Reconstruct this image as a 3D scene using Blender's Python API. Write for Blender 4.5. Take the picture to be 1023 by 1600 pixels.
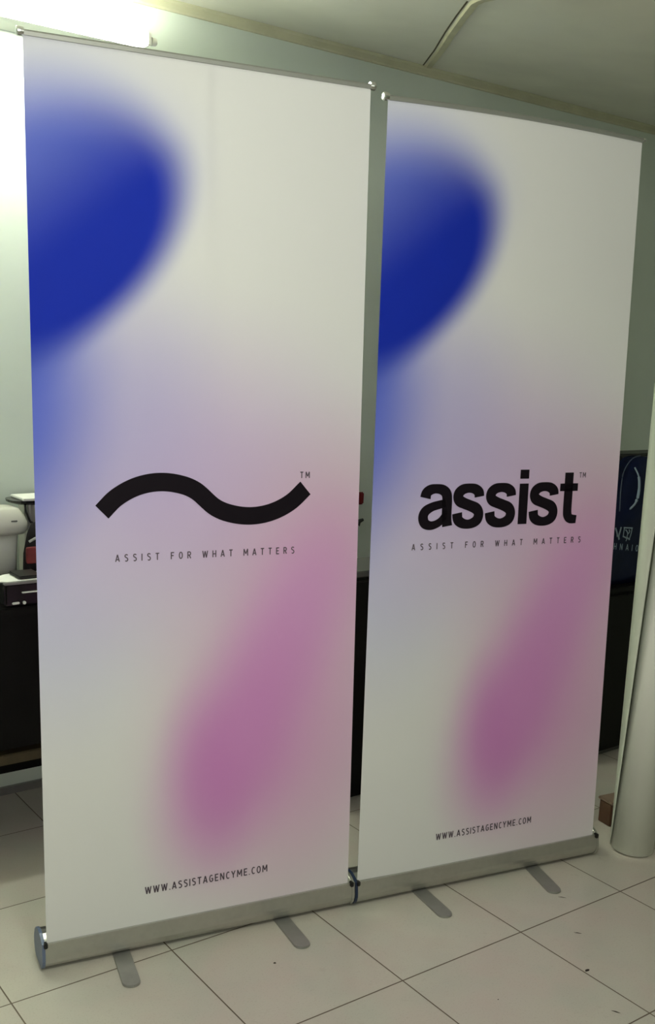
import bpy, bmesh, math, random
from mathutils import Matrix, Vector
random.seed(4)
S = bpy.context.scene
for o in list(bpy.data.objects): bpy.data.objects.remove(o)
COL = S.collection

# ------------------------------------------------------------------ camera
def rodr(w):
    w = Vector(w); return Matrix.Rotation(w.length, 3, w.normalized())
cam = bpy.data.objects.new('camera', bpy.data.cameras.new('camera')); COL.objects.link(cam)
CR = rodr((-0.2199, 0.0060, -0.4473))
cm = Matrix((CR @ Vector((1,0,0)), CR @ Vector((0,0,1)), -(CR @ Vector((0,1,0))))).transposed()
cam.matrix_world = Matrix.Translation((-0.4602, -2.4097, 1.5639)) @ cm.to_4x4()
cam.data.sensor_width = 36; cam.data.lens = 1634.45/1600*36
cam.data.shift_x = 14.36/1600; cam.data.shift_y = 102.65/1600
cam.data.clip_start = 0.02
S.camera = cam

# ------------------------------------------------------------------ room frame, world, lamps
TH = math.radians(11)
D = Vector((math.cos(TH), math.sin(TH), 0)); N = Vector((-math.sin(TH), math.cos(TH), 0)); P0 = Vector((1.231, 0.676, 0))
def RF(a, n, z=0): return P0 + D*a + N*n + Vector((0,0,z))     # a along the back wall, n towards it
WALLN, CEIL = 0.66, 2.675
ROOM_M = Matrix.Translation(P0) @ Matrix.Rotation(TH, 4, 'Z')

S.view_settings.view_transform = 'Standard'; S.view_settings.look = 'None'
S.view_settings.exposure = 0.14; S.view_settings.gamma = 1.0; S.view_settings.use_curve_mapping = False
W = bpy.data.worlds.new('world'); S.world = W; W.use_nodes = True
W.node_tree.nodes['Background'].inputs[0].default_value = (0.85, 1.0, 0.75, 1)
W.node_tree.nodes['Background'].inputs[1].default_value = 0.05

def area(name, a, n, z, sx, sy, power, col, aim):
    l = bpy.data.lights.new(name, 'AREA'); l.shape = 'RECTANGLE'; l.size = sx; l.size_y = sy; l.energy = power; l.color = col
    o = bpy.data.objects.new(name, l); COL.objects.link(o); o.location = RF(a, n, z)
    d = aim - o.location; o.rotation_euler = d.to_track_quat('-Z', 'Y').to_euler(); return o
LC = (1.0, 1.0, 0.92)
area('room_lamp', -1.4, -2.2, 2.60, 0.6, 0.5, 8, LC, RF(-1.2, -1.2, 0.9))
area('rear_room_lamp', -0.9, -4.0, 2.60, 1.2, 1.2, 5, LC, RF(-0.4, -1.0, 0.8))
def hanging(name, a, n, z, power, r=0.12):
    l = bpy.data.lights.new(name, 'POINT'); l.energy = power; l.color = LC; l.shadow_soft_size = r
    o = bpy.data.objects.new(name, l); COL.objects.link(o); o.location = RF(a, n, z); return o
hanging('hanging_room_lamp', -1.5, -2.0, 2.25, 19)  # unseen point light added to brighten the ceiling and banner tops
TUBE_EMIT = 115.0
area('floor_standing_uplight', -2.5, -2.4, 1.3, 0.4, 0.4, 12, LC, RF(-1.0, -0.6, 2.67))  # unseen light added behind the camera, aimed up to lift the ceiling

# ------------------------------------------------------------------ material helpers
def mat(name, col, rough=0.6, metal=0.0, noise=0.0, nscale=20, bump=0.0, bscale=200, emit=None, spec=0.5, col2=None):
    m = bpy.data.materials.new(name); m.use_nodes = True; nt = m.node_tree; b = nt.nodes['Principled BSDF']
    b.inputs['Base Color'].default_value = (*col, 1); b.inputs['Roughness'].default_value = rough; b.inputs['Metallic'].default_value = metal
    b.inputs['Specular IOR Level'].default_value = spec
    tc = nt.nodes.new('ShaderNodeTexCoord')
    if noise or col2:
        n = nt.nodes.new('ShaderNodeTexNoise'); n.inputs['Scale'].default_value = nscale; n.inputs['Detail'].default_value = 5
        nt.links.new(tc.outputs['Object'], n.inputs['Vector'])
        r = nt.nodes.new('ShaderNodeValToRGB')
        c2 = col2 or tuple(c*(1-noise) for c in col)
        r.color_ramp.elements[0].position = 0.35; r.color_ramp.elements[1].position = 0.65
        r.color_ramp.elements[0].color = (*c2, 1); r.color_ramp.elements[1].color = (*col, 1)
        nt.links.new(n.outputs['Fac'], r.inputs[0]); nt.links.new(r.outputs[0], b.inputs['Base Color'])
    if bump:
        n2 = nt.nodes.new('ShaderNodeTexNoise'); n2.inputs['Scale'].default_value = bscale; nt.links.new(tc.outputs['Object'], n2.inputs['Vector'])
        bp = nt.nodes.new('ShaderNodeBump'); bp.inputs['Strength'].default_value = bump; bp.inputs['Distance'].default_value = 0.002
        nt.links.new(n2.outputs['Fac'], bp.inputs['Height']); nt.links.new(bp.outputs[0], b.inputs['Normal'])
    if emit:
        b.inputs['Emission Color'].default_value = (*emit[0], 1); b.inputs['Emission Strength'].default_value = emit[1]
    return m

class NG:
    """small node graph builder"""
    def __init__(s, nt): s.nt = nt
    def lk(s, v, inp):
        if hasattr(v, 'links'): s.nt.links.new(v, inp)
        else: inp.default_value = v
    def math(s, op, a, b=0.0, clamp=False):
        n = s.nt.nodes.new('ShaderNodeMath'); n.operation = op; n.use_clamp = clamp
        s.lk(a, n.inputs[0]); s.lk(b, n.inputs[1]); return n.outputs[0]
    def smooth(s, v, f0, f1, t0, t1):
        n = s.nt.nodes.new('ShaderNodeMapRange'); n.interpolation_type = 'SMOOTHSTEP'
        s.lk(v, n.inputs[0])
        for i, x in enumerate((f0, f1, t0, t1)): n.inputs[i+1].default_value = x
        return n.outputs[0]
    def mix(s, f, a, b):
        n = s.nt.nodes.new('ShaderNodeMix'); n.data_type = 'RGBA'; s.lk(f, n.inputs[0])
        for i, v in ((6, a), (7, b)):
            if hasattr(v, 'links'): s.nt.links.new(v, n.inputs[i])
            else: n.inputs[i].default_value = (*v, 1)
        return n.outputs[2]

# ------------------------------------------------------------------ printed banner fabric
def print_material():
    m = bpy.data.materials.new('printed_banner_film'); m.use_nodes = True; nt = m.node_tree; g = NG(nt)
    tc = nt.nodes.new('ShaderNodeTexCoord'); sep = nt.nodes.new('ShaderNodeSeparateXYZ'); nt.links.new(tc.outputs['Object'], sep.inputs[0])
    X, Z = sep.outputs[0], sep.outputs[2]
    def lin(kx, kz, c): return g.math('ADD', g.math('ADD', g.math('MULTIPLY', X, kx), g.math('MULTIPLY', Z, kz)), c)
    def blob(cx, cz, ang, r1, r2, i, o, k=1.0):
        a = math.radians(ang); c, s = math.cos(a), math.sin(a)
        u = lin(c/r1, s/r1, -(c*cx+s*cz)/r1); v = lin(s/r2, -c/r2, -(s*cx-c*cz)/r2)
        r = g.math('SQRT', g.math('ADD', g.math('MULTIPLY', u, u), g.math('MULTIPLY', v, v)))
        return g.smooth(r, i, o, k, 0.0)
    c = (0.80, 0.80, 0.80)
    def put(c, f, col): return g.mix(f, c, col)
    # lavender wash down the left and across the middle
    c = put(c, blob(0.02, 0.98, 90, 0.46, 0.38, 0.0, 1.15, 0.62), (0.50, 0.50, 0.82))
    c = put(c, blob(0.42, 1.20, 15, 0.56, 0.48, 0.1, 1.15, 0.92), (0.62, 0.48, 0.74))
    c = put(c, blob(0.78, 1.04, 80, 0.42, 0.36, 0.0, 1.2, 0.85), (0.68, 0.43, 0.60))
    c = put(c, blob(0.20, 1.42, 75, 0.36, 0.28, 0.1, 1.2, 0.60), (0.42, 0.39, 0.74))
    c = put(c, blob(-0.07, 1.42, 84, 0.50, 0.29, 0.22, 1.12, 0.97), (0.11, 0.155, 0.66))
    # pink cloud
    c = put(c, blob(0.66, 0.58, 86, 0.64, 0.46, 0.15, 1.12, 0.92), (0.74, 0.43, 0.67))
    c = put(c, blob(0.68, 0.88, 66, 0.34, 0.18, 0.1, 1.25, 0.65), (0.70, 0.31, 0.68))
    c = put(c, blob(0.51, 0.53, 68, 0.37, 0.20, 0.20, 1.35, 0.80), (0.68, 0.26, 0.64))
    c = put(c, blob(0.43, 0.45, 97, 0.28, 0.125, 0.1, 1.25, 0.42), (0.64, 0.21, 0.60))
    # blue cloud
    def halfblob(cx, cz, ang, r1, rlo, rhi, i, o, k=1.0):
        a = math.radians(ang); cc, ss = math.cos(a), math.sin(a)
        u = lin(cc/r1, ss/r1, -(cc*cx+ss*cz)/r1)
        v = g.math('MAXIMUM', lin(ss/rlo, -cc/rlo, -(ss*cx-cc*cz)/rlo), lin(-ss/rhi, cc/rhi, (ss*cx-cc*cz)/rhi))
        return g.smooth(g.math('SQRT', g.math('ADD', g.math('MULTIPLY', u, u), g.math('MULTIPLY', v, v))), i, o, k, 0.0)
    c = put(c, halfblob(0.07, 1.81, 42, 0.40, 0.23, 0.42, 0.40, 1.22, 0.70), (0.36, 0.40, 0.85))
    c = put(c, halfblob(0.06, 1.80, 40, 0.38, 0.228, 0.36, 0.50, 1.12, 0.85), (0.08, 0.13, 0.62))
    c = put(c, blob(-0.03, 1.57, 40, 0.24, 0.13, 0.15, 1.2, 0.85), (0.045, 0.085, 0.52))
    e = halfblob(0.055, 1.795, 40, 0.37, 0.226, 0.36, 0.72, 1.15)
    ramp = g.smooth(lin(0.643, -0.766, 1.340), -0.27, 0.05, 0.0, 1.0)
    c = put(c, g.math('MULTIPLY', e, ramp), (0.007, 0.026, 0.42))
    b = nt.nodes['Principled BSDF']; nt.links.new(c, b.inputs['Base Color']); b.inputs['Roughness'].default_value = 0.65
    b.inputs['Specular IOR Level'].default_value = 0.15
    tr = nt.nodes.new('ShaderNodeBsdfTranslucent'); nt.links.new(c, tr.inputs[0])
    mx = nt.nodes.new('ShaderNodeMixShader'); mx.inputs[0].default_value = 0.05
    nt.links.new(b.outputs[0], mx.inputs[1]); nt.links.new(tr.outputs[0], mx.inputs[2])
    nt.links.new(mx.outputs[0], nt.nodes['Material Output'].inputs[0])
    nz = nt.nodes.new('ShaderNodeTexNoise'); nz.inputs['Scale'].default_value = 350; nt.links.new(tc.outputs['Object'], nz.inputs[0])
    bp = nt.nodes.new('ShaderNodeBump'); bp.inputs['Strength'].default_value = 0.08; bp.inputs['Distance'].default_value = 0.001
    nt.links.new(nz.outputs[0], bp.inputs['Height']); nt.links.new(bp.outputs[0], b.inputs['Normal'])
    return m

def floor_material():
    m = bpy.data.materials.new('beige_floor_tiles'); m.use_nodes = True; nt = m.node_tree; g = NG(nt)
    tc = nt.nodes.new('ShaderNodeTexCoord'); sep = nt.nodes.new('ShaderNodeSeparateXYZ'); nt.links.new(tc.outputs['Object'], sep.inputs[0])
    gx, gy, s, a = 0.8241, -0.3695, 0.432, 0.1804
    c, sn = math.cos(a), math.sin(a)
    def lin(kx, ky, k): return g.math('ADD', g.math('ADD', g.math('MULTIPLY', sep.outputs[0], kx), g.math('MULTIPLY', sep.outputs[1], ky)), k)
    U = lin(c/s, sn/s, -(c*gx+sn*gy)/s); V = lin(-sn/s, c/s, (sn*gx-c*gy)/s)
    def edge(v):
        f = g.math('FRACT', g.math('ADD', v, 100.5)); return g.math('ABSOLUTE', g.math('SUBTRACT', f, 0.5))
    d = g.math('MINIMUM', edge(U), edge(V))
    grout = g.smooth(d, 0.0026, 0.0062, 1.0, 0.0)
    # per-tile tint
    cmb = nt.nodes.new('ShaderNodeCombineXYZ'); nt.links.new(g.math('FLOOR', U), cmb.inputs[0]); nt.links.new(g.math('FLOOR', V), cmb.inputs[1])
    wn = nt.nodes.new('ShaderNodeTexWhiteNoise'); nt.links.new(cmb.outputs[0], wn.inputs[0])
    base = g.mix(wn.outputs[0], (0.58, 0.55, 0.48), (0.62, 0.60, 0.525))
    def noise(sc, det, lo, hi):
        n = nt.nodes.new('ShaderNodeTexNoise'); n.inputs['Scale'].default_value = sc; n.inputs['Detail'].default_value = det
        nt.links.new(tc.outputs['Object'], n.inputs[0]); return g.smooth(n.outputs['Fac'], lo, hi, 0.0, 1.0)
    base = g.mix(g.math('MULTIPLY', noise(7, 4, 0.4, 0.65), 0.5), base, (0.60, 0.52, 0.47))
    base = g.mix(g.math('MULTIPLY', noise(4.1, 3, 0.45, 0.7), 0.45), base, (0.50, 0.53, 0.46))
    base = g.mix(g.math('MULTIPLY', noise(220, 2, 0.55, 0.75), 0.35), base, (0.40, 0.37, 0.30))
    base = g.mix(g.math('MULTIPLY', noise(30, 6, 0.62, 0.78), 0.25), base, (0.42, 0.38, 0.31))
    base = g.mix(grout, base, (0.13, 0.10, 0.07))
    b = nt.nodes['Principled BSDF']; nt.links.new(base, b.inputs['Base Color'])
    nt.links.new(g.math('ADD', g.math('MULTIPLY', grout, 0.5), 0.26), b.inputs['Roughness'])
    bp = nt.nodes.new('ShaderNodeBump'); bp.inputs['Strength'].default_value = 0.3; bp.inputs['Distance'].default_value = 0.001; bp.invert = True
    nt.links.new(grout, bp.inputs['Height']); nt.links.new(bp.outputs[0], b.inputs['Normal'])
    return m

M = dict(
    wall = mat('pale_green_wall_paint', (0.71, 0.79, 0.71), 0.7, noise=0.04, nscale=3, bump=0.15, bscale=60),
    ceiling = mat('cream_ceiling_board', (0.86, 0.86, 0.74), 0.8, noise=0.10, nscale=2.2),
    cornice = mat('cream_painted_trim', (0.60, 0.60, 0.42), 0.6, noise=0.1, nscale=9),
    seam = mat('yellowed_trim', (0.66, 0.64, 0.44), 0.6, noise=0.12, nscale=14),
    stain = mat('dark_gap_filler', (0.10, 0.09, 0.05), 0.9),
    floor = floor_material(),
    printed = print_material(),
    ink = mat('black_print_ink', (0.008, 0.005, 0.009), 0.6, spec=0.12),
    softink = mat('grey_print_ink', (0.10, 0.075, 0.10), 0.6, spec=0.3),
    alu = mat('brushed_aluminium', (0.55, 0.55, 0.52), 0.34, 0.95, noise=0.05, nscale=60),
    railalu = mat('matt_grey_aluminium', (0.36, 0.37, 0.34), 0.5, 0.6),
    alufoot = mat('satin_aluminium_foot', (0.38, 0.38, 0.36), 0.45, 0.6, noise=0.06, nscale=40),
    chrome = mat('polished_chrome', (0.75, 0.76, 0.74), 0.12, 1.0),
    bluecap = mat('slate_blue_plastic', (0.13, 0.17, 0.27), 0.4),
    navycap = mat('navy_plastic', (0.012, 0.025, 0.065), 0.35),
    black = mat('black_plastic', (0.010, 0.010, 0.009), 0.45),
    blackgloss = mat('glossy_black_plastic', (0.008, 0.008, 0.008), 0.12),
    darklam = mat('black_laminate', (0.006, 0.0055, 0.005), 0.5, noise=0.3, nscale=6, spec=0.15),
    greytop = mat('dark_grey_laminate', (0.10, 0.10, 0.092), 0.5, noise=0.1, nscale=12),
    olive = mat('olive_brown_wood', (0.075, 0.055, 0.025), 0.5, noise=0.3, nscale=18),
    steel = mat('dull_steel', (0.30, 0.30, 0.29), 0.35, 0.6),
    white = mat('white_plastic', (0.62, 0.62, 0.54), 0.4, noise=0.06, nscale=8),
    paper = mat('white_paper', (0.85, 0.87, 0.80), 0.6),
    film = mat('white_vinyl_film', (0.84, 0.86, 0.78), 0.45, noise=0.03, nscale=5),
    film2 = mat('grey_white_vinyl_film', (0.58, 0.62, 0.52), 0.45, noise=0.05, nscale=5),
    red = mat('dark_red_plastic', (0.20, 0.012, 0.018), 0.45),
    redbag = mat('red_fabric', (0.17, 0.012, 0.015), 0.7, noise=0.3, nscale=40),
    darkbag = mat('black_fabric', (0.012, 0.010, 0.012), 0.8, spec=0.15, noise=0.3, nscale=50, bump=0.5, bscale=80),
    bluebag = mat('navy_shopping_bag_film', (0.003, 0.008, 0.040), 0.5, spec=0.2, noise=0.35, nscale=12, bump=0.6, bscale=18),
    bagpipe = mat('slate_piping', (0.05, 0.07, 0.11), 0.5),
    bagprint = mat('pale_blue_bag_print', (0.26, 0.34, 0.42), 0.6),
    brown = mat('reddish_brown_wood', (0.10, 0.045, 0.022), 0.55, noise=0.35, nscale=22),
    browntop = mat('bare_wood_top', (0.24, 0.17, 0.12), 0.6, noise=0.2, nscale=22),
    tube = mat('lit_fluorescent_glass', (1, 1, 1), 0.4, emit=((0.97, 1.0, 0.84), TUBE_EMIT)),
    lamp = mat('white_enamel_lamp_body', (0.75, 0.76, 0.68), 0.4),
    speck = mat('dark_grit', (0.03, 0.02, 0.015), 0.8),
)

# ------------------------------------------------------------------ geometry helpers
def link(name, bm, m, parent=None, mw=None, smooth=False):
    bmesh.ops.recalc_face_normals(bm, faces=bm.faces[:])
    me = bpy.data.meshes.new(name); bm.to_mesh(me); bm.free(); me.materials.append(m)
    if smooth:
        for p in me.polygons: p.use_smooth = True
    o = bpy.data.objects.new(name, me); COL.objects.link(o)
    if parent: o.parent = parent
    if mw is not None: o.matrix_local = mw
    return o
def tag(o, label=None, cat=None, group=None, kind=None):
    if label: o['label'] = label
    if cat: o['category'] = cat
    if group: o['group'] = group
    if kind: o['kind'] = kind
    return o
def empty(name, mw, label, cat, group=None):
    o = bpy.data.objects.new(name, None); COL.objects.link(o); o.empty_display_size = 0.1; o.matrix_world = mw
    return tag(o, label, cat, group)
def box(bm, x0, x1, y0, y1, z0, z1, bev=0.0, seg=2):
    vs = [bm.verts.new((x, y, z)) for x in (x0, x1) for y in (y0, y1) for z in (z0, z1)]
    fs = [bm.faces.new([vs[i] for i in f]) for f in ((0,1,3,2),(4,6,7,5),(0,4,5,1),(2,3,7,6),(0,2,6,4),(1,5,7,3))]
    if bev:
        es = list({e for f in fs for e in f.edges})
        bmesh.ops.bevel(bm, geom=es, offset=bev, segments=seg, affect='EDGES', clamp_overlap=True)
    return bm
def B(): return bmesh.new()
def tube(bm, pts, r, seg=12, caps=True):
    pts = [Vector(p) for p in pts]; rs = r if isinstance(r, (list, tuple)) else [r]*len(pts); rings = []
    for i, p in enumerate(pts):
        t = (pts[min(i+1, len(pts)-1)] - pts[max(i-1, 0)]).normalized()
        ref = Vector((0,0,1)) if abs(t.z) < 0.9 else Vector((1,0,0))
        u = t.cross(ref).normalized(); v = t.cross(u)
        rings.append([bm.verts.new(p + (u*math.cos(2*math.pi*k/seg) + v*math.sin(2*math.pi*k/seg))*rs[i]) for k in range(seg)])
    for a, b in zip(rings, rings[1:]):
        for k in range(seg): bm.faces.new((a[k], a[(k+1)%seg], b[(k+1)%seg], b[k]))
    if caps: bm.faces.new(rings[0]); bm.faces.new(rings[-1][::-1])
    return bm
def extrude_profile(bm, prof, x0, x1, n=1):
    """closed profile in (y,z) swept along x"""
    rings = [[bm.verts.new((x0+(x1-x0)*i/n, y, z)) for y, z in prof] for i in range(n+1)]
    for a, b in zip(rings, rings[1:]):
        for k in range(len(prof)): bm.faces.new((a[k], a[(k+1)%len(prof)], b[(k+1)%len(prof)], b[k]))
    bm.faces.new(rings[0]); bm.faces.new(rings[-1][::-1]); return bm
def catmull(P, n=10):
    P = [Vector(p) for p in P]; out = []
    Q = [2*P[0]-P[1]] + P + [2*P[-1]-P[-2]]
    for i in range(1, len(Q)-2):
        for k in range(n):
            t = k/n; a, b, c, d = Q[i-1:i+3]
            out.append(0.5*((2*b) + (c-a)*t + (2*a-5*b+4*c-d)*t*t + (3*b-a-3*c+d)*t**3))
    out.append(P[-1]); return out
def stroke(bm, P, wid, z, n=10, y=-0.0009, th=0.0003, raw=False):
    """flat inked stroke in the x-z plane: P = (x,z) centre points, wid = width or list of widths"""
    C = [Vector((x, w, 0)) for x, w in P]
    ws = wid if isinstance(wid, (list, tuple)) else [wid]*len(P)
    if not raw:
        pw = catmull([(p.x, p.y, w) for p, w in zip(C, ws)], n)
    else: pw = [Vector((p.x, p.y, w)) for p, w in zip(C, ws)]
    L = []
    for i, p in enumerate(pw):
        t = (pw[min(i+1, len(pw)-1)] - pw[max(i-1, 0)]); t = Vector((t.x, t.y)).normalized(); nrm = Vector((-t.y, t.x))
        L.append((Vector((p.x, p.y))+nrm*p.z/2, Vector((p.x, p.y))-nrm*p.z/2))
    vs = [[bm.verts.new((a.x, y, a.y)), bm.verts.new((b.x, y, b.y))] for a, b in L]
    for a, b in zip(vs, vs[1:]): bm.faces.new((a[0], a[1], b[1], b[0]))
    return bm
def text_obj(name, s, m, parent, x0, x1, z0, h, space=1.3, bold=0.0, y=-0.0008):
    c = bpy.data.curves.new(name, 'FONT'); c.body = s; c.space_character = space; c.offset = bold; c.size = 1
    c.resolution_u = 3
    o = bpy.data.objects.new('tmp', c); COL.objects.link(o); dg = bpy.context.evaluated_depsgraph_get(); dg.update()
    me = bpy.data.meshes.new_from_object(o.evaluated_get(dg)); bpy.data.objects.remove(o)
    xs = [v.co.x for v in me.vertices]; ys = [v.co.y for v in me.vertices]
    ax, bx, ay, by = min(xs), max(xs), min(ys), max(ys)
    for v in me.vertices:
        v.co = Vector((x0+(v.co.x-ax)/(bx-ax)*(x1-x0), y, z0+(v.co.y-ay)/(by-ay)*h))
    me.name = name; me.materials.clear(); me.materials.append(m)
    ob = bpy.data.objects.new(name, me); COL.objects.link(ob); ob.parent = parent; return ob

def loft(bm, secs, seg=28, pw=4.0):
    rings = []
    for (z, rx, ry, ox) in secs:
        r = []
        for k in range(seg):
            a = 2*math.pi*k/seg; c, s = math.cos(a), math.sin(a)
            r.append(bm.verts.new((ox+rx*math.copysign(abs(c)**(2/pw), c), ry*math.copysign(abs(s)**(2/pw), s), z)))
        rings.append(r)
    for a, b in zip(rings, rings[1:]):
        for k in range(seg): bm.faces.new((a[k], a[(k+1)%seg], b[(k+1)%seg], b[k]))
    bm.faces.new(rings[0][::-1]); bm.faces.new(rings[-1]); return bm
# ------------------------------------------------------------------ room shell
def room_box(name, x0, x1, y0, y1, z0, z1, m):
    return tag(link(name, box(B(), x0, x1, y0, y1, z0, z1), m, mw=ROOM_M), kind='structure')
AL, AR, NF = -4.2, 3.4, -5.2
fl = B(); box(fl, -6, 6.5, -7, 3.4, -0.1, 0)
tag(link('floor', fl, M['floor']), kind='structure')
room_box('wall_back', AL, AR, WALLN, WALLN+0.15, 0, CEIL+0.2, M['wall'])
room_box('wall_left', AL-0.15, AL, NF, WALLN+0.15, 0, CEIL+0.2, M['wall'])
room_box('wall_right', AR, AR+0.15, NF, WALLN+0.15, 0, CEIL+0.2, M['wall'])
room_box('wall_front', AL-0.15, AR+0.15, NF-0.15, NF, 0, CEIL+0.2, M['wall'])
# ceiling board, its sag sloped to catch more of the tube light
cb = B(); nx, ny = 76, 60; grid = []
def sag(a, n):                      # the boards hang down away from the wall, then climb back
    d = WALLN-n
    if d <= 0: return 0
    if d < 1.2: return -0.12*d
    return -0.144*max(0, 1-(d-1.2)/1.3)
for i in range(nx+1):
    row = []
    for j in range(ny+1):
        a = AL-0.1+(AR-AL+0.2)*i/nx; n = NF-0.1+(WALLN-NF+0.1)*j/ny
        row.append(cb.verts.new((a, n, CEIL + sag(a, n))))
    grid.append(row)
for i in range(nx):
    for j in range(ny): cb.faces.new((grid[i][j], grid[i][j+1], grid[i+1][j+1], grid[i+1][j]))
top = [cb.verts.new((a, n, CEIL+0.12)) for a, n in ((AL-0.1, NF-0.1), (AR+0.1, NF-0.1), (AR+0.1, WALLN), (AL-0.1, WALLN))]
cb.faces.new(top)
tag(link('ceiling', cb, M['ceiling'], mw=ROOM_M, smooth=True), kind='structure')
# cornice along the back wall, with a shadow gap at its top and bottom
prof = [(WALLN+0.01, CEIL-0.036), (WALLN-0.010, CEIL-0.036), (WALLN-0.013, CEIL-0.030), (WALLN-0.013, CEIL-0.012), (WALLN-0.018, CEIL-0.006), (WALLN-0.018, CEIL+0.006), (WALLN+0.01, CEIL+0.006)]
tag(link('trim_1', extrude_profile(B(), prof, AL, AR), M['cornice'], mw=ROOM_M), kind='structure')
# batten over the ceiling joint: straight run, then it turns
def batten(bm, pts, w, h, dz):
    L = []
    P = [Vector((a, n, CEIL+sag(a, n)+dz)) for a, n in pts]
    for i, p in enumerate(P):
        t = (P[min(i+1, len(P)-1)]-P[max(i-1, 0)]).normalized(); nn = Vector((-t.y, t.x, 0)).normalized(); z = Vector((0, 0, 1))
        L.append([bm.verts.new(p+nn*w/2), bm.verts.new(p+nn*w*0.3-z*h), bm.verts.new(p-nn*w*0.3-z*h), bm.verts.new(p-nn*w/2)])
    for a, b in zip(L, L[1:]):
        for k in range(4): bm.faces.new((a[k], a[(k+1)%4], b[(k+1)%4], b[k]))
    bm.faces.new(L[0]); bm.faces.new(L[-1][::-1]); return bm
seam_pts = [(0.712, 0.648), (0.507, 0.355), (0.306, 0.081), (0.155, -0.131), (0.036, -0.303), (0.017, -0.348), (0.009, -0.415), (-0.037, -0.655)]
tag(link('trim_2', batten(B(), seam_pts, 0.036, 0.010, 0.004), M['seam'], mw=ROOM_M), kind='structure')
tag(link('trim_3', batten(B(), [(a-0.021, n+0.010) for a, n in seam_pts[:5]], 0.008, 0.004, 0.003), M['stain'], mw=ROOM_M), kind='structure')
tag(link('baseboard_back', box(B(), AL, AR, WALLN-0.012, WALLN, 0, 0.028), M['steel'], mw=ROOM_M), kind='structure')

# ------------------------------------------------------------------ roll-up banner stands
BZ = 0.0789
GROUP = 'roll-up banner stands side by side on the tiled floor'
def glyph_assist():
    bm = B(); z0 = 1.0965
    def T(pts, ox): return [(ox+x, z0+z) for x, z in pts]
    sp = [(.0885,.0835),(.086,.096),(.073,.1055),(.054,.1085),(.034,.1055),(.021,.096),(.0175,.0835),(.024,.073),(.040,.0655),(.060,.0585),(.080,.0495),(.0885,.036),(.085,.020),(.072,.0105),(.053,.0065),(.033,.0105),(.020,.021),(.0165,.0385)]
    sw = [.032,.032,.029,.026,.029,.032,.032,.033,.031,.031,.033,.032,.032,.029,.026,.029,.032,.033]
    for ox in (.258, .3675, .5195): stroke(bm, T(sp, ox), sw, 0, 8)
    # a
    ax = .1475
    stroke(bm, T([(.0215,.0835),(.025,.097),(.038,.106),(.056,.1085),(.076,.105),(.089,.094),(.0925,.076),(.0925,.04),(.094,.018),(.096,.003)], ax), [.034,.032,.029,.026,.029,.032,.032,.032,.031,.033], 0, 8)
    stroke(bm, T([(.088,.068),(.066,.0635),(.044,.058),(.024,.047),(.0165,.031),(.022,.014),(.038,.0065),(.056,.0085),(.074,.018),(.085,.034),(.088,.048)], ax), [.022,.024,.025,.029,.031,.030,.025,.023,.022,.018,.014], 0, 8)
    # i
    def quad(x0, x1, a, b):
        vs = [bm.verts.new((x, -0.0009, z0+z)) for x, z in ((x0, a), (x1, a), (x1, b), (x0, b))]; bm.faces.new(vs)
    quad(.4832, .5145, .001, .1185); quad(.4835, .5145, .1325, .1585)
    # t
    quad(.6285, .6935, .094, .1165)
    stroke(bm, [(.6595, z0+.1485), (.6595, z0+.12), (.6595, z0+.08), (.6595, z0+.04), (.662, z0+.022), (.672, z0+.012), (.6945, z0+.0095)], [.031, .031, .031, .031, .031, .028, .024], 0, 8)
    return bm
def glyph_wave():
    c1, c2 = (.302, 1.234-.189), (.540, 1.144+.204); P = []
    for k in range(6):
        a = math.radians(142-(142-62)*k/5); P.append((c1[0]+.189*math.cos(a), c1[1]+.189*math.sin(a)))
    P[0] = (.1555, 1.1640)
    for k in range(6):
        a = math.radians(242+(318.5-242)*k/5); P.append((c2[0]+.204*math.cos(a), c2[1]+.204*math.sin(a)))
    return stroke(B(), P, .0452, 0, n=10)

def _arc(cx, cy, rx, ry, a0, a1, n=10):
    return [(cx+rx*math.cos(math.radians(a0+(a1-a0)*k/n)), cy+ry*math.sin(math.radians(a0+(a1-a0)*k/n))) for k in range(n+1)]
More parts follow.
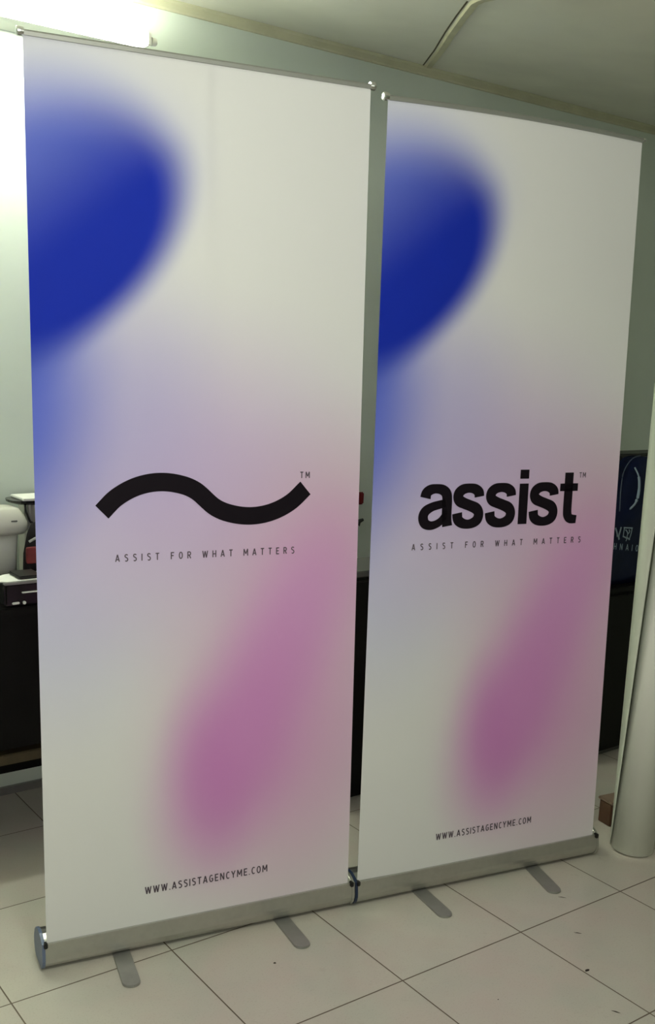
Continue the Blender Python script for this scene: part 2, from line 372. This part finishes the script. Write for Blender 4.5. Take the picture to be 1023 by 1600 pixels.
# narrow technical capitals: width, strokes (unit cap height)
CAPS = {
 'A': (.60, [[(.04,0),(.30,1)], [(.56,0),(.30,1)], [(.13,.30),(.47,.30)]]),
 'S': (.52, [[(.46,.86)] + _arc(.26,.76,.19,.20,50,270,10) + _arc(.26,.27,.20,.24,90,-140,12)]),
 'I': (.12, [[(.06,0),(.06,1)]]),
 'T': (.54, [[(.27,0),(.27,1)], [(0,.945),(.54,.945)]]),
 'F': (.50, [[(.07,0),(.07,1)], [(.07,.945),(.49,.945)], [(.07,.52),(.43,.52)]]),
 'O': (.58, [_arc(.29,.5,.225,.455,90,450,22)]),
 'R': (.56, [[(.07,0),(.07,1)], [(.07,.945),(.28,.945)] + _arc(.29,.71,.19,.235,90,-90,8) + [(.07,.475)], [(.28,.475),(.50,0)]]),
 'W': (.84, [[(.05,1),(.23,0)], [(.23,0),(.42,.95)], [(.42,.95),(.61,0)], [(.61,0),(.79,1)]]),
 'H': (.58, [[(.07,0),(.07,1)], [(.51,0),(.51,1)], [(.07,.5),(.51,.5)]]),
 'M': (.74, [[(.07,0),(.09,1)], [(.09,1),(.37,.28)], [(.37,.28),(.65,1)], [(.65,1),(.67,0)]]),
 'E': (.50, [[(.07,0),(.07,1)], [(.07,.945),(.49,.945)], [(.07,.5),(.44,.5)], [(.07,.055),(.49,.055)]]),
 'G': (.56, [_arc(.30,.5,.225,.455,50,310,16) + [(.50,.12),(.50,.46)], [(.32,.47),(.54,.47)]]),
 'N': (.60, [[(.07,0),(.07,1)], [(.07,1),(.53,0)], [(.53,0),(.53,1)]]),
 'C': (.52, [_arc(.30,.5,.225,.455,50,310,16)]),
 'Y': (.56, [[(.28,0),(.28,.45)], [(.28,.45),(.03,1)], [(.28,.45),(.53,1)]]),
 '.': (.14, [[(.07,0),(.07,.13)]]),
 ' ': (.30, []),
}
def caps_obj(name, text, m, parent, x0, x1, z0, h, wt=.125, sx=1.0, y=-0.0008):
    bm = B(); tot = sum(CAPS[c][0] for c in text)*h*sx; gap = ((x1-x0)-tot)/(len(text)-1); x = x0
    for c in text:
        w, st = CAPS[c]
        for P in st: stroke(bm, [(x+p[0]*h*sx, z0+p[1]*h) for p in P], wt*h, 0, raw=True, y=y)
        x += w*h*sx + gap
    return link(name, bm, m, parent)

BODY = [(0.012,0.009),(0.002,0.014),(-0.005,0.024),(-0.0085,0.036),(-0.0085,0.046),(-0.007,0.058),(-0.0055,0.070),(-0.005,0.0795),(0.000,0.0805),(0.010,0.086),(0.028,0.092),(0.050,0.092),(0.072,0.086),(0.088,0.072),(0.097,0.052),(0.097,0.034),(0.088,0.016),(0.076,0.009)]
def banner(loc, head, lean, quad, bow, logo, label, feet, capmat, Ht):
    root = empty('banner_stand', Matrix.Translation(loc) @ Matrix.Rotation(head, 4, 'Z'), label, 'banner stand', GROUP)
    link('base_housing', extrude_profile(B(), BODY, -0.004, 0.862), M['alu'], root)
    cy = sum(p[0] for p in BODY)/len(BODY); cz = sum(p[1] for p in BODY)/len(BODY)
    capp = [(cy+(y-cy)*1.05, max(0.003, cz+(z-cz)*1.06)) for y, z in BODY]
    for x0, x1 in ((-0.012, -0.004), (0.862, 0.870)):
        bm = extrude_profile(B(), capp, x0, x1); link('end_cap', bm, capmat[0] if x0 < 0 else capmat[1], root)
    for px in (-0.008, 0.8555):
        bm = box(B(), px, px+0.010, -0.0125, 0.004, 0.070, 0.084, 0.002); link('locking_pin', bm, M['black'], root)
    # swivelling flat feet
    for (bx, tx, ty) in feet:
        bm = B(); a = Vector((bx, 0.05)); b = Vector((tx, ty)); t = (b-a).normalized(); nn = Vector((-t.y, t.x)); w = 0.0225
        out = [a+nn*w, a-nn*w]
        for k in range(13):
            an = math.pi*k/12; c = b - t*w*0.9
            out.append(c - nn*w*math.cos(an) + t*w*0.9*math.sin(an))
        lo = [bm.verts.new((p.x, p.y, 0.0005)) for p in out]; hi = [bm.verts.new((p.x, p.y, 0.006)) for p in out]
        bm.faces.new(lo[::-1]); ft = bm.faces.new(hi)
        for k in range(len(out)): bm.faces.new((lo[k], lo[(k+1)%len(out)], hi[(k+1)%len(out)], hi[k]))
        bmesh.ops.bevel(bm, geom=list(ft.edges), offset=0.0015, segments=2, affect='EDGES')
        link('foot', bm, M['alufoot'], root)
    # leaning sheet
    GM = Matrix.Translation((0, -math.sin(lean)*BZ, 0)) @ Matrix.Rotation(-lean, 4, 'X')
    (bl, br, tl, tr) = quad
    bm = B(); nx, nz = 24, 60; rows = []
    for j in range(nz+1):
        v = j/nz; row = []
        for i in range(nx+1):
            u = i/nx
            b = Vector(bl).lerp(Vector(br), u); t = Vector(tl).lerp(Vector(tr), u); p = b.lerp(t, v)
            p.y += bow*v*4*u*(1-u)
            wob = 0.0008*math.sin(u*7+v*3)*math.sin(v*math.pi)
            row.append(bm.verts.new((p.x, wob*0.0, p.y)))
        rows.append(row)
    for j in range(nz):
        for i in range(nx): bm.faces.new((rows[j][i], rows[j][i+1], rows[j+1][i+1], rows[j+1][i]))
    g = link('graphic', bm, M['printed'], root, GM, smooth=True)
    if logo == 'wave':
        o = link('wave_logo', glyph_wave(), M['ink'], g); caps_obj('trademark_sign', 'TM', M['softink'], g, .677, .7045, 1.2385, .0165, .16)
    else:
        o = link('word_logo', glyph_assist(), M['ink'], g); caps_obj('trademark_sign', 'TM', M['softink'], g, .6965, .7205, 1.2295, .0155, .14)
    dz = 0 if logo == 'wave' else -0.006; xa, xb = (.187, .664) if logo == 'wave' else (.132, .717)
    caps_obj('tagline', 'ASSIST FOR WHAT MATTERS', M['softink'], g, xa, xb, 1.0415+dz, .0175, .155)
    caps_obj('web_address', 'WWW.ASSISTAGENCYME.COM', M['softink'], g, .2555, .600, .162, .0200, .155)
    # top rail, clamped on the upper edge, bowed like the sheet
    L, Rr = Vector(tl), Vector(tr); bm = B(); n = 16; rings = []
    pr = [(-0.004,-0.002),(-0.005,0.006),(-0.002,0.010),(0.005,0.011),(0.010,0.007),(0.010,-0.002)]
    for i in range(n+1):
        u = -0.004 + 1.008*i/n; q = L.lerp(Rr, u); q.y += bow*4*u*(1-u)
        rings.append([bm.verts.new((q.x, y, q.y+z)) for y, z in pr])
    for a, b in zip(rings, rings[1:]):
        for k in range(len(pr)): bm.faces.new((a[k], a[(k+1)%6], b[(k+1)%6], b[k]))
    bm.faces.new(rings[0]); bm.faces.new(rings[-1][::-1])
    rail = link('top_rail', bm, M['railalu'], root, GM)
    for q, s in ((L, -1), (Rr, 1)):
        r = 0.0105 if not (logo == 'word' and s > 0) else 0.0055
        bm = tube(B(), [(q.x+s*(-0.002), 0.002, q.y+0.006), (q.x+s*0.006, 0.002, q.y+0.006), (q.x+s*0.011, 0.002, q.y+0.006), (q.x+s*0.0135, 0.002, q.y+0.006)], [r*.9, r, r, r*.75], 20)
        link('rail_knob', bm, M['chrome'], rail, smooth=False)
    bm = tube(B(), [(0.425, 0.062, 0.08), (0.425, 0.062-0.02, 1.1), (0.425, 0.012, quad[2][1]-0.004)], [0.0095, 0.008, 0.0065], 12)
    link('support_pole', bm, M['alu'], root, GM)
    return root
banner((0, 0, 0), 0.0, 0.0484, ((0.0005, .0795), (.8506, .0785), (-.0038, 2.2086), (.8526, 2.2157)), 0.0, 'wave',
       'roll-up banner stand printed with the black wave logo, on silver base', ((.198, .182, -.146), (.652, .652, -.146)),
       (M['bluecap'], M['alu']), 2.21)
banner((0.8833, -0.0029, 0), -0.003, 0.0412, ((-.0033, .0822), (.849, .0737), (.0095, 2.1914), (.8404, 2.1866)), 0.008, 'word',
       'roll-up banner stand printed with the bold black word assist', ((.216, .215, -.150), (.632, .597, -.152)),
       (M['navycap'], M['alu']), 2.19)

# ------------------------------------------------------------------ fluorescent batten lamp on the back wall
lamp = empty('fluorescent_lamp', ROOM_M @ Matrix.Translation((-0.585, WALLN-0.175, 2.481)), 'lit white fluorescent tube lamp high on the wall behind the left banner', 'lamp')
link('lamp_body', box(B(), -1.24, -0.03, 0.030, 0.170, -0.012, 0.016, 0.004), M['lamp'], lamp)
link('fluorescent_tube', tube(B(), [(-1.225, -0.012, 0), (-0.028, -0.012, 0)], 0.014, 20), M['tube'], lamp, smooth=False)
for x in (-1.245, -0.032):
    link('tube_holder', box(B(), x, x+0.016, -0.030, 0.035, -0.018, 0.022, 0.004), M['lamp'], lamp)
link('holder_knob', tube(B(), [(-0.010, -0.012, 0), (0.004, -0.012, 0), (0.008, -0.012, 0)], [0.013, 0.012, 0.008], 16), M['lamp'], lamp)

# ------------------------------------------------------------------ rolls of film, right
def spiral_roll(bm, r, h, flap, turns=1.0, seg=64):
    pts = []
    for k in range(seg+1):
        a = 2*math.pi*k/seg; pts.append((r*math.cos(a), r*math.sin(a)))
    a0 = [bm.verts.new((x, y, 0)) for x, y in pts[:-1]]; a1 = [bm.verts.new((x, y, h)) for x, y in pts[:-1]]
    for k in range(seg): bm.faces.new((a0[k], a0[(k+1)%seg], a1[(k+1)%seg], a1[k]))
    bm.faces.new(a1); bm.faces.new(a0[::-1]); return bm
roll = empty('vinyl_roll', Matrix.Translation((1.905, -0.006, 0.006)) @ Matrix.Rotation(math.radians(1.9), 4, Vector((0.75, 0.66, 0)).normalized()),
             'thick white roll of film standing on end beside the right banner', 'roll')
link('rolled_film', spiral_roll(B(), 0.068, 1.55, 0), M['film'], roll, smooth=True).data.polygons[-1].use_smooth = False
core = link('cardboard_core', tube(B(), [(0, 0, 1.54), (0, 0, 1.556)], 0.04, 24), M['browntop'], roll)
bm = B(); rows = []
for k in range(25):                                   # loose outer turn, springing away from the roll towards its top
    z = 1.50*k/24; sp = 0.0695+0.004*z
    ox, oy = (-0.7*0.040*z, 0.7*0.040*z)
    rows.append([bm.verts.new((ox+sp*math.cos(math.radians(a)), oy+sp*math.sin(math.radians(a)), z+0.001)) for a in [30+(135+math.degrees(math.acos(max(-1, 1-(0.002+ox*-1/0.7*0.98)/sp)))-30)*q/26 for q in range(27)]])
for a, b in zip(rows, rows[1:]):
    for q in range(len(a)-1): bm.faces.new((a[q], a[q+1], b[q+1], b[q]))
o = link('loose_outer_sheet', bm, M['film2'], roll, smooth=True)
md = o.modifiers.new('thick', 'SOLIDIFY'); md.thickness = 0.0012; md.offset = 1

# ------------------------------------------------------------------ wooden box behind the rolls
wb = empty('wooden_crate', Matrix.Translation((2.16, 0.275, 0)) @ Matrix.Rotation(math.radians(2), 4, 'Z'), 'low reddish brown wooden crate on the floor behind the white rolls', 'crate')
link('crate_body', box(B(), -0.22, 0.22, -0.12, -0.06, 0, 0.082, 0.003), M['brown'], wb)
link('crate_lid', box(B(), -0.225, 0.225, -0.125, -0.055, 0.082, 0.092, 0.003), M['browntop'], wb)

# ------------------------------------------------------------------ dark furniture along the back wall
def rm(a, n, z=0, rz=0): return ROOM_M @ Matrix.Translation((a, n, z)) @ Matrix.Rotation(rz, 4, 'Z')
# slim cabinet seen between the banners
cab = empty('storage_cabinet', rm(0.15, 0.0), 'black storage cabinet with grey top seen in the gap between the banners', 'cabinet')
link('cabinet_body', box(B(), -0.45, 0.45, 0.003, 0.19, 0.0, 0.812, 0.003), M['darklam'], cab)
link('cabinet_top', box(B(), -0.455, 0.455, -0.002, 0.195, 0.812, 0.833, 0.003), M['greytop'], cab)
for x0, x1 in ((-0.44, -0.005), (0.005, 0.44)):
    dr = link('door', box(B(), x0, x1, -0.010, 0.003, 0.05, 0.80, 0.003), M['darklam'], cab)
    hx = x1-0.03 if x0 < 0 else x0+0.02
    link('handle', box(B(), hx, hx+0.01, -0.030, -0.010, 0.45, 0.57, 0.003), M['steel'], dr)
# right cabinet
cab2 = empty('storage_cabinet', rm(1.55, -0.22), 'low black cabinet under the blue bag, right of the right banner', 'cabinet')
link('cabinet_body', box(B(), -0.62, 0.62, 0.0, 0.44, 0.03, 0.69, 0.003), M['darklam'], cab2)
link('cabinet_top', box(B(), -0.63, 0.63, -0.01, 0.45, 0.69, 0.712, 0.003), M['darklam'], cab2)
link('kickboard', box(B(), -0.60, 0.60, 0.03, 0.42, 0.0, 0.03), M['greytop'], cab2)
for x0, x1 in ((-0.61, -0.005), (0.005, 0.61)):
    dr = link('door', box(B(), x0, x1, -0.012, 0.0, 0.05, 0.68, 0.003), M['darklam'], cab2)
    hx = x1-0.04 if x0 < 0 else x0+0.03
    link('handle', box(B(), hx, hx+0.01, -0.030, -0.012, 0.35, 0.47, 0.003), M['steel'], dr)
# workbench, left
wb2 = empty('workbench', rm(-1.45, 0.2), 'black workbench behind the left edge of the wave banner', 'workbench')
link('bench_top', box(B(), -0.9, 0.85, -0.01, 0.44, 0.765, 0.79, 0.003), M['darklam'], wb2)
link('front_panel', box(B(), -0.88, 0.83, 0.0, 0.02, 0.352, 0.765, 0.002), M['darklam'], wb2)
link('lower_rail', box(B(), -0.88, 0.83, 0.025, 0.075, 0.292, 0.326, 0.003), M['olive'], wb2)
for x in (-0.86, 0.77):
    for y in (0.03, 0.36):
        link('leg', box(B(), x, x+0.045, y, y+0.045, 0, 0.765, 0.003), M['black'], wb2)
link('back_panel', box(B(), -0.88, 0.83, 0.405, 0.42, 0.10, 0.765), M['darklam'], wb2)

# black printer-like box with paper, on the bench
pr = empty('desktop_printer', rm(-1.02, 0.20, 0.792), 'glossy black desktop printer on the black workbench, white paper on its top', 'printer')
link('printer_body', box(B(), -0.175, 0.16, 0.003, 0.122, 0.0, 0.068, 0.006), M['blackgloss'], pr)
link('front_lip', box(B(), -0.178, 0.163, -0.004, 0.012, 0.066, 0.073, 0.002), M['steel'], pr)
link('paper_slot_edge', box(B(), -0.125, 0.13, -0.003, 0.005, 0.038, 0.042, 0.001), M['paper'], pr)
bm = box(B(), -0.155, -0.132, -0.002, 0.004, 0.006, 0.013, 0.002)
link('indicator_sticker', bm, M['paper'], pr)
link('indicator_sticker', tube(B(), [(-0.118, -0.002, 0.009), (-0.118, 0.004, 0.009)], 0.005, 14), M['paper'], pr)
link('scanner_lid', box(B(), -0.125, -0.05, 0.02, 0.112, 0.0745, 0.084, 0.004), M['black'], pr)
pp = B()
out = [(-0.185, 0.03), (-0.165, 0.012), (-0.14, 0.012), (0.0, 0.014), (0.15, 0.014), (0.15, 0.118), (-0.11, 0.118), (-0.14, 0.112), (-0.17, 0.09)]
lo = [pp.verts.new((x, y, 0.0705)) for x, y in out]; hi = [pp.verts.new((x, y, 0.0735)) for x, y in out]
pp.faces.new(lo[::-1]); pp.faces.new(hi)
for k in range(len(out)): pp.faces.new((lo[k], lo[(k+1)%len(out)], hi[(k+1)%len(out)], hi[k]))
o = link('paper_sheet', pp, M['paper'], mw=rm(-1.02, 0.20, 0.792)); tag(o, 'white paper sheets lying on top of the black desktop printer', 'paper')
# crumpled white bag hanging beside the printer at the far left
bm = loft(B(), [(0, .030, .026, 0), (.02, .036, .030, 0), (.05, .034, .028, .003), (.068, .026, .022, 0), (.080, .010, .010, .008)], 20, 2.6)
for v in bm.verts: v.co += Vector((math.sin(v.co.z*130+v.co.y*90), math.cos(v.co.x*120+v.co.z*60), 0))*0.003
o = link('plastic_bag', bm, M['white'], mw=rm(-1.242, 0.232, 0.7905), smooth=True); tag(o, 'crumpled whitish plastic bag at the left edge, beside the printer', 'bag')

# shaped white canister behind the printer
tub = empty('plastic_canister', rm(-1.115, 0.47, 0.792), 'off-white plastic canister with flared bulky head standing on the workbench', 'canister')
link('canister_body', loft(B(), [(0, .046, .045, .0), (0.10, .050, .045, 0), (0.175, .054, .045, 0)]), M['white'], tub, smooth=True)
link('canister_head', loft(B(), [(0.172, .068, .055, .004), (0.185, .080, .062, .004), (0.205, .080, .062, .004), (0.225, .076, .056, .0), (0.25, .066, .048, -.008), (0.254, .058, .042, -.010)]), M['white'], tub, smooth=True)
link('recessed_label', box(B(), 0.02, 0.040, -0.060, -0.052, 0.213, 0.218, 0.001), M['greytop'], tub)
# small tray stand
st = empty('tray_stand', rm(-0.985, 0.495, 0.792), 'small metal tray on a dark curved stem, above the canister', 'tray')
link('tray', loft(B(), [(0.258, .070, .05, 0), (0.264, .088, .06, 0), (0.272, .090, .062, 0)], 28, 3), M['blackgloss'], st)
link('tray_rim', box(B(), -0.060, 0.085, -0.055, 0.055, 0.272, 0.280, 0.002), M['paper'], st)
link('curved_stem', tube(B(), catmull([(-0.050, -0.045, 0.258), (-0.046, -0.045, 0.235), (-0.034, -0.045, 0.205), (-0.022, -0.04, 0.19), (-0.01, -0.02, 0.10), (0.0, 0, 0.0)]), 0.0035, 10), M['black'], st)
link('back_post', box(B(), -0.025, -0.012, 0.0, 0.013, 0.0, 0.258, 0.002), M['white'], st)
link('stand_foot', box(B(), -0.04, 0.06, -0.03, 0.04, 0.0, 0.008, 0.002), M['black'], st)
# pale carton behind, dark and red bags
o = link('carton', box(B(), -0.10, 0.12, -0.03, 0.03, 0.0, 0.245, 0.004), M['white'], mw=rm(-0.90, 0.575, 0.792)); tag(o, 'pale upright carton against the wall under the metal tray', 'carton')
bm = loft(B(), [(0.0, .108, .036, 0), (0.05, .112, .040, 0), (0.12, .110, .038, 0), (0.18, .098, .034, 0.0), (0.215, .085, .02, 0)], 32, 3)
o = empty('handbag', rm(-0.960, 0.372, 0.7905), 'black soft bag with red lower panel, beside the off-white canister', 'bag')
link('bag_body', bm, M['darkbag'], o, smooth=True)
link('red_panel', loft(B(), [(0.105, .112, .006, 0), (0.11, .114, .008, 0), (0.150, .114, .008, 0), (0.155, .112, .006, 0)], 28, 8), M['redbag'], o, Matrix.Translation((-0.004, -0.036, -0.008)), smooth=True)
link('strap', tube(B(), catmull([(-0.11, -0.040, 0.165), (-0.085, -0.045, 0.178), (-0.05, -0.042, 0.186), (0.02, -0.040, 0.188)]), 0.004, 8), M['steel'], o)
for k, (a, n, ln, an) in enumerate(((-1.085, 0.395, 0.012, 0.3), (-1.052, 0.375, 0.034, -1.0))):
    o = link('paper_scrap', box(B(), -ln/2, ln/2, -0.006, 0.006, 0, 0.004, 0.001), M['paper'], mw=rm(a, n, 0.866 if False else 0.7905, an))  # white chips standing in for two small bright highlights
    tag(o, ['tiny white paper dot on the dark bench behind the printer', 'narrow slanted white paper strip on the dark bench behind the printer'][k], 'paper scrap')

# things on the wall seen through the gap
o = link('wall_sign', box(B(), -0.09, 0.010, -0.010, 0, 0.0, 0.052, 0.008), M['red'], mw=rm(0.491, WALLN-0.002, 0.944)); tag(o, 'dark red plaque on the wall, seen in the gap between banners', 'sign')
ho = empty('wall_hook', rm(0.470, WALLN, 0.86), 'black flared hook on the wall just under the red plaque', 'hook')
link('hook_plate', box(B(), -0.03, 0.0, -0.008, 0, -0.01, 0.03, 0.002), M['black'], ho)
link('hook_arm', tube(B(), [(-0.002, -0.012, 0.004), (0.006, -0.018, 0.016), (0.022, -0.022, 0.022)], [0.016, 0.009, 0.006], 12), M['black'], ho)

# ------------------------------------------------------------------ bags on the right cabinet
bb = empty('shopping_bag', rm(1.14, -0.10, 0.712), 'navy blue shopping bag with pale print on the low black cabinet', 'bag')
bm = B(); rings = []
for k in range(15):
    v = k/14; ry = 0.089*(1-0.75*max(0, (v-0.6)/0.4)**1.5); rg = []
    for q in range(64):
        a = 2*math.pi*q/64; cx, sy = math.cos(a), math.sin(a)
        x = 0.235*math.copysign(abs(cx)**0.4, cx)*(1-0.02*v); y = ry*math.copysign(abs(sy)**0.4, sy)
        t = min(1, max(0, (x+0.045)/0.14)); hgt = 0.285+0.205*(t*t*(3-2*t))
        rg.append(bm.verts.new((x, y, hgt*v + 0.003*math.sin(x*50+v*7)*v)))
    rings.append(rg)
for a, b in zip(rings, rings[1:]):
    for q in range(64): bm.faces.new((a[q], a[(q+1)%64], b[(q+1)%64], b[q]))
bm.faces.new(rings[0][::-1]); bm.faces.new(rings[-1])
bg = link('bag_body', bm, M['bluebag'], bb, smooth=True)
link('top_piping', tube(B(), catmull([(.110, -.040, .500), (.060, -.040, .487), (.009, -.048, .445), (-.016, -.060, .389), (-.030, -.075, .29)]), 0.0022, 8), M['bagpipe'], bb, smooth=True)  # thin slate tube painted in as the highlight along the bag's edge
link('handle', tube(B(), catmull([(.070, -.050, .455), (.068, -.075, .42), (.060, -.088, .37), (.042, -.093, .325), (.008, -.093, .298)], 8), [.003]*8+[.005]*8+[.0055]*8+[.004]*8+[.002]), M['bagprint'], bb, smooth=True)  # pale crescent stands in for the bright highlight on a fold
PY = -0.0905
def emblem():
    bm = B()
    def s(P, w=0.0055):
        stroke(bm, [(x*1.25+.028, (z-.13)*1.1+.200-.12*(x+.01)) for x, z in P], w, 0, 8, y=PY)
    s([(-0.032, .118), (-0.030, .150)]); s([(-0.034, .152), (0.012, .152)])
    s([(0.008, .152), (0.008, .140), (0.004, .122), (-0.002, .108)]); s([(-0.030, .120), (-0.020, .117), (-0.012, .112), (-0.016, .104)])
    s([(-0.024, .145), (-0.016, .140), (-0.010, .130), (-0.012, .118), (0.004, .110)]); s([(-0.006, .146), (-0.002, .138), (-0.012, .128)])
    s([(-0.046, .154), (-0.050, .136), (-0.054, .120), (-0.050, .108)], 0.009); s([(-0.074, .150), (-0.064, .132), (-0.060, .118)], 0.008)
    return bm
link('printed_emblem', emblem(), M['bagprint'], bg)
lt = caps_obj('printed_lettering', 'WHNAIO', M['bagprint'], bg, -0.108, 0.092, 0.146, 0.025, .16, 1.15, y=PY)
for v in lt.data.vertices: v.co.z -= 0.13*(v.co.x+0.074)
db = empty('black_bag', rm(1.20, 0.045, 0.7125), 'black soft bag with grey ring, behind the navy blue shopping bag', 'bag')
link('bag_body', loft(B(), [(0, .20, .04, 0), (0.2, .21, .048, 0), (0.40, .20, .042, 0), (0.455, .19, .035, 0), (0.475, .17, .02, 0)], 32, 3), M['darkbag'], db, smooth=True)
link('ring', tube(B(), [(0.060+0.024*math.cos(2*math.pi*k/24), -0.052, 0.418+0.040*math.sin(2*math.pi*k/24)) for k in range(25)], 0.0032, 8, caps=False), M['steel'], db, smooth=True)
bk = empty('equipment_case', rm(1.50, 0.165, 0.7125), 'tall black case standing against the wall behind the bags', 'case')
link('case_body', box(B(), -0.55, 0.50, -0.055, 0.055, 0, 0.455, 0.01), M['darklam'], bk)
link('case_lid', box(B(), -0.555, 0.505, -0.06, 0.06, 0.455, 0.475, 0.006), M['black'], bk)

# ------------------------------------------------------------------ grit and scuffs on the tiles
def crumb(x, y, l, w, ang, label):
    bm = B(); n = 9; vs = [bm.verts.new((l*math.cos(2*math.pi*k/n)*random.uniform(.7, 1.1), w*math.sin(2*math.pi*k/n)*random.uniform(.7, 1.1), 0)) for k in range(n)]
    t = bm.verts.new((0, 0, min(0.003, w*0.8)))
    for k in range(n): bm.faces.new((vs[k], vs[(k+1)%n], t))
    bm.faces.new(vs[::-1])
    o = link('grit', bm, M['speck'], mw=Matrix.Translation((x, y, 0.0003)) @ Matrix.Rotation(ang, 4, 'Z')); tag(o, label, 'grit', 'dark grit on the floor tiles')
CR_ = [
    (0.551, -0.177, .0042, .0034, 0.2, 'round black speck on the tile in front of the wave banner'),
    (1.483, -0.179, .014, .0014, -0.7, 'thin dark scratch just beyond the rightmost banner foot tip'),
    (1.397, -0.355, .012, .0018, -0.7, 'small brown scratch in the middle of the right-hand tile'),
    (1.251, -0.681, .012, .0022, -0.9, 'dark sliver near the bottom right corner of the floor'),
    (1.303, -0.511, .010, .0040, 0.2, 'short dark smudge lying on a tile joint at right'),
    (1.007, -0.529, .0025, .0020, 0.2, 'tiny pin-sized dark speck low on the tile at centre right'),
]
FL = Vector((-0.4602, -2.4097, 1.5639))
for args in CR_: crumb(*args)
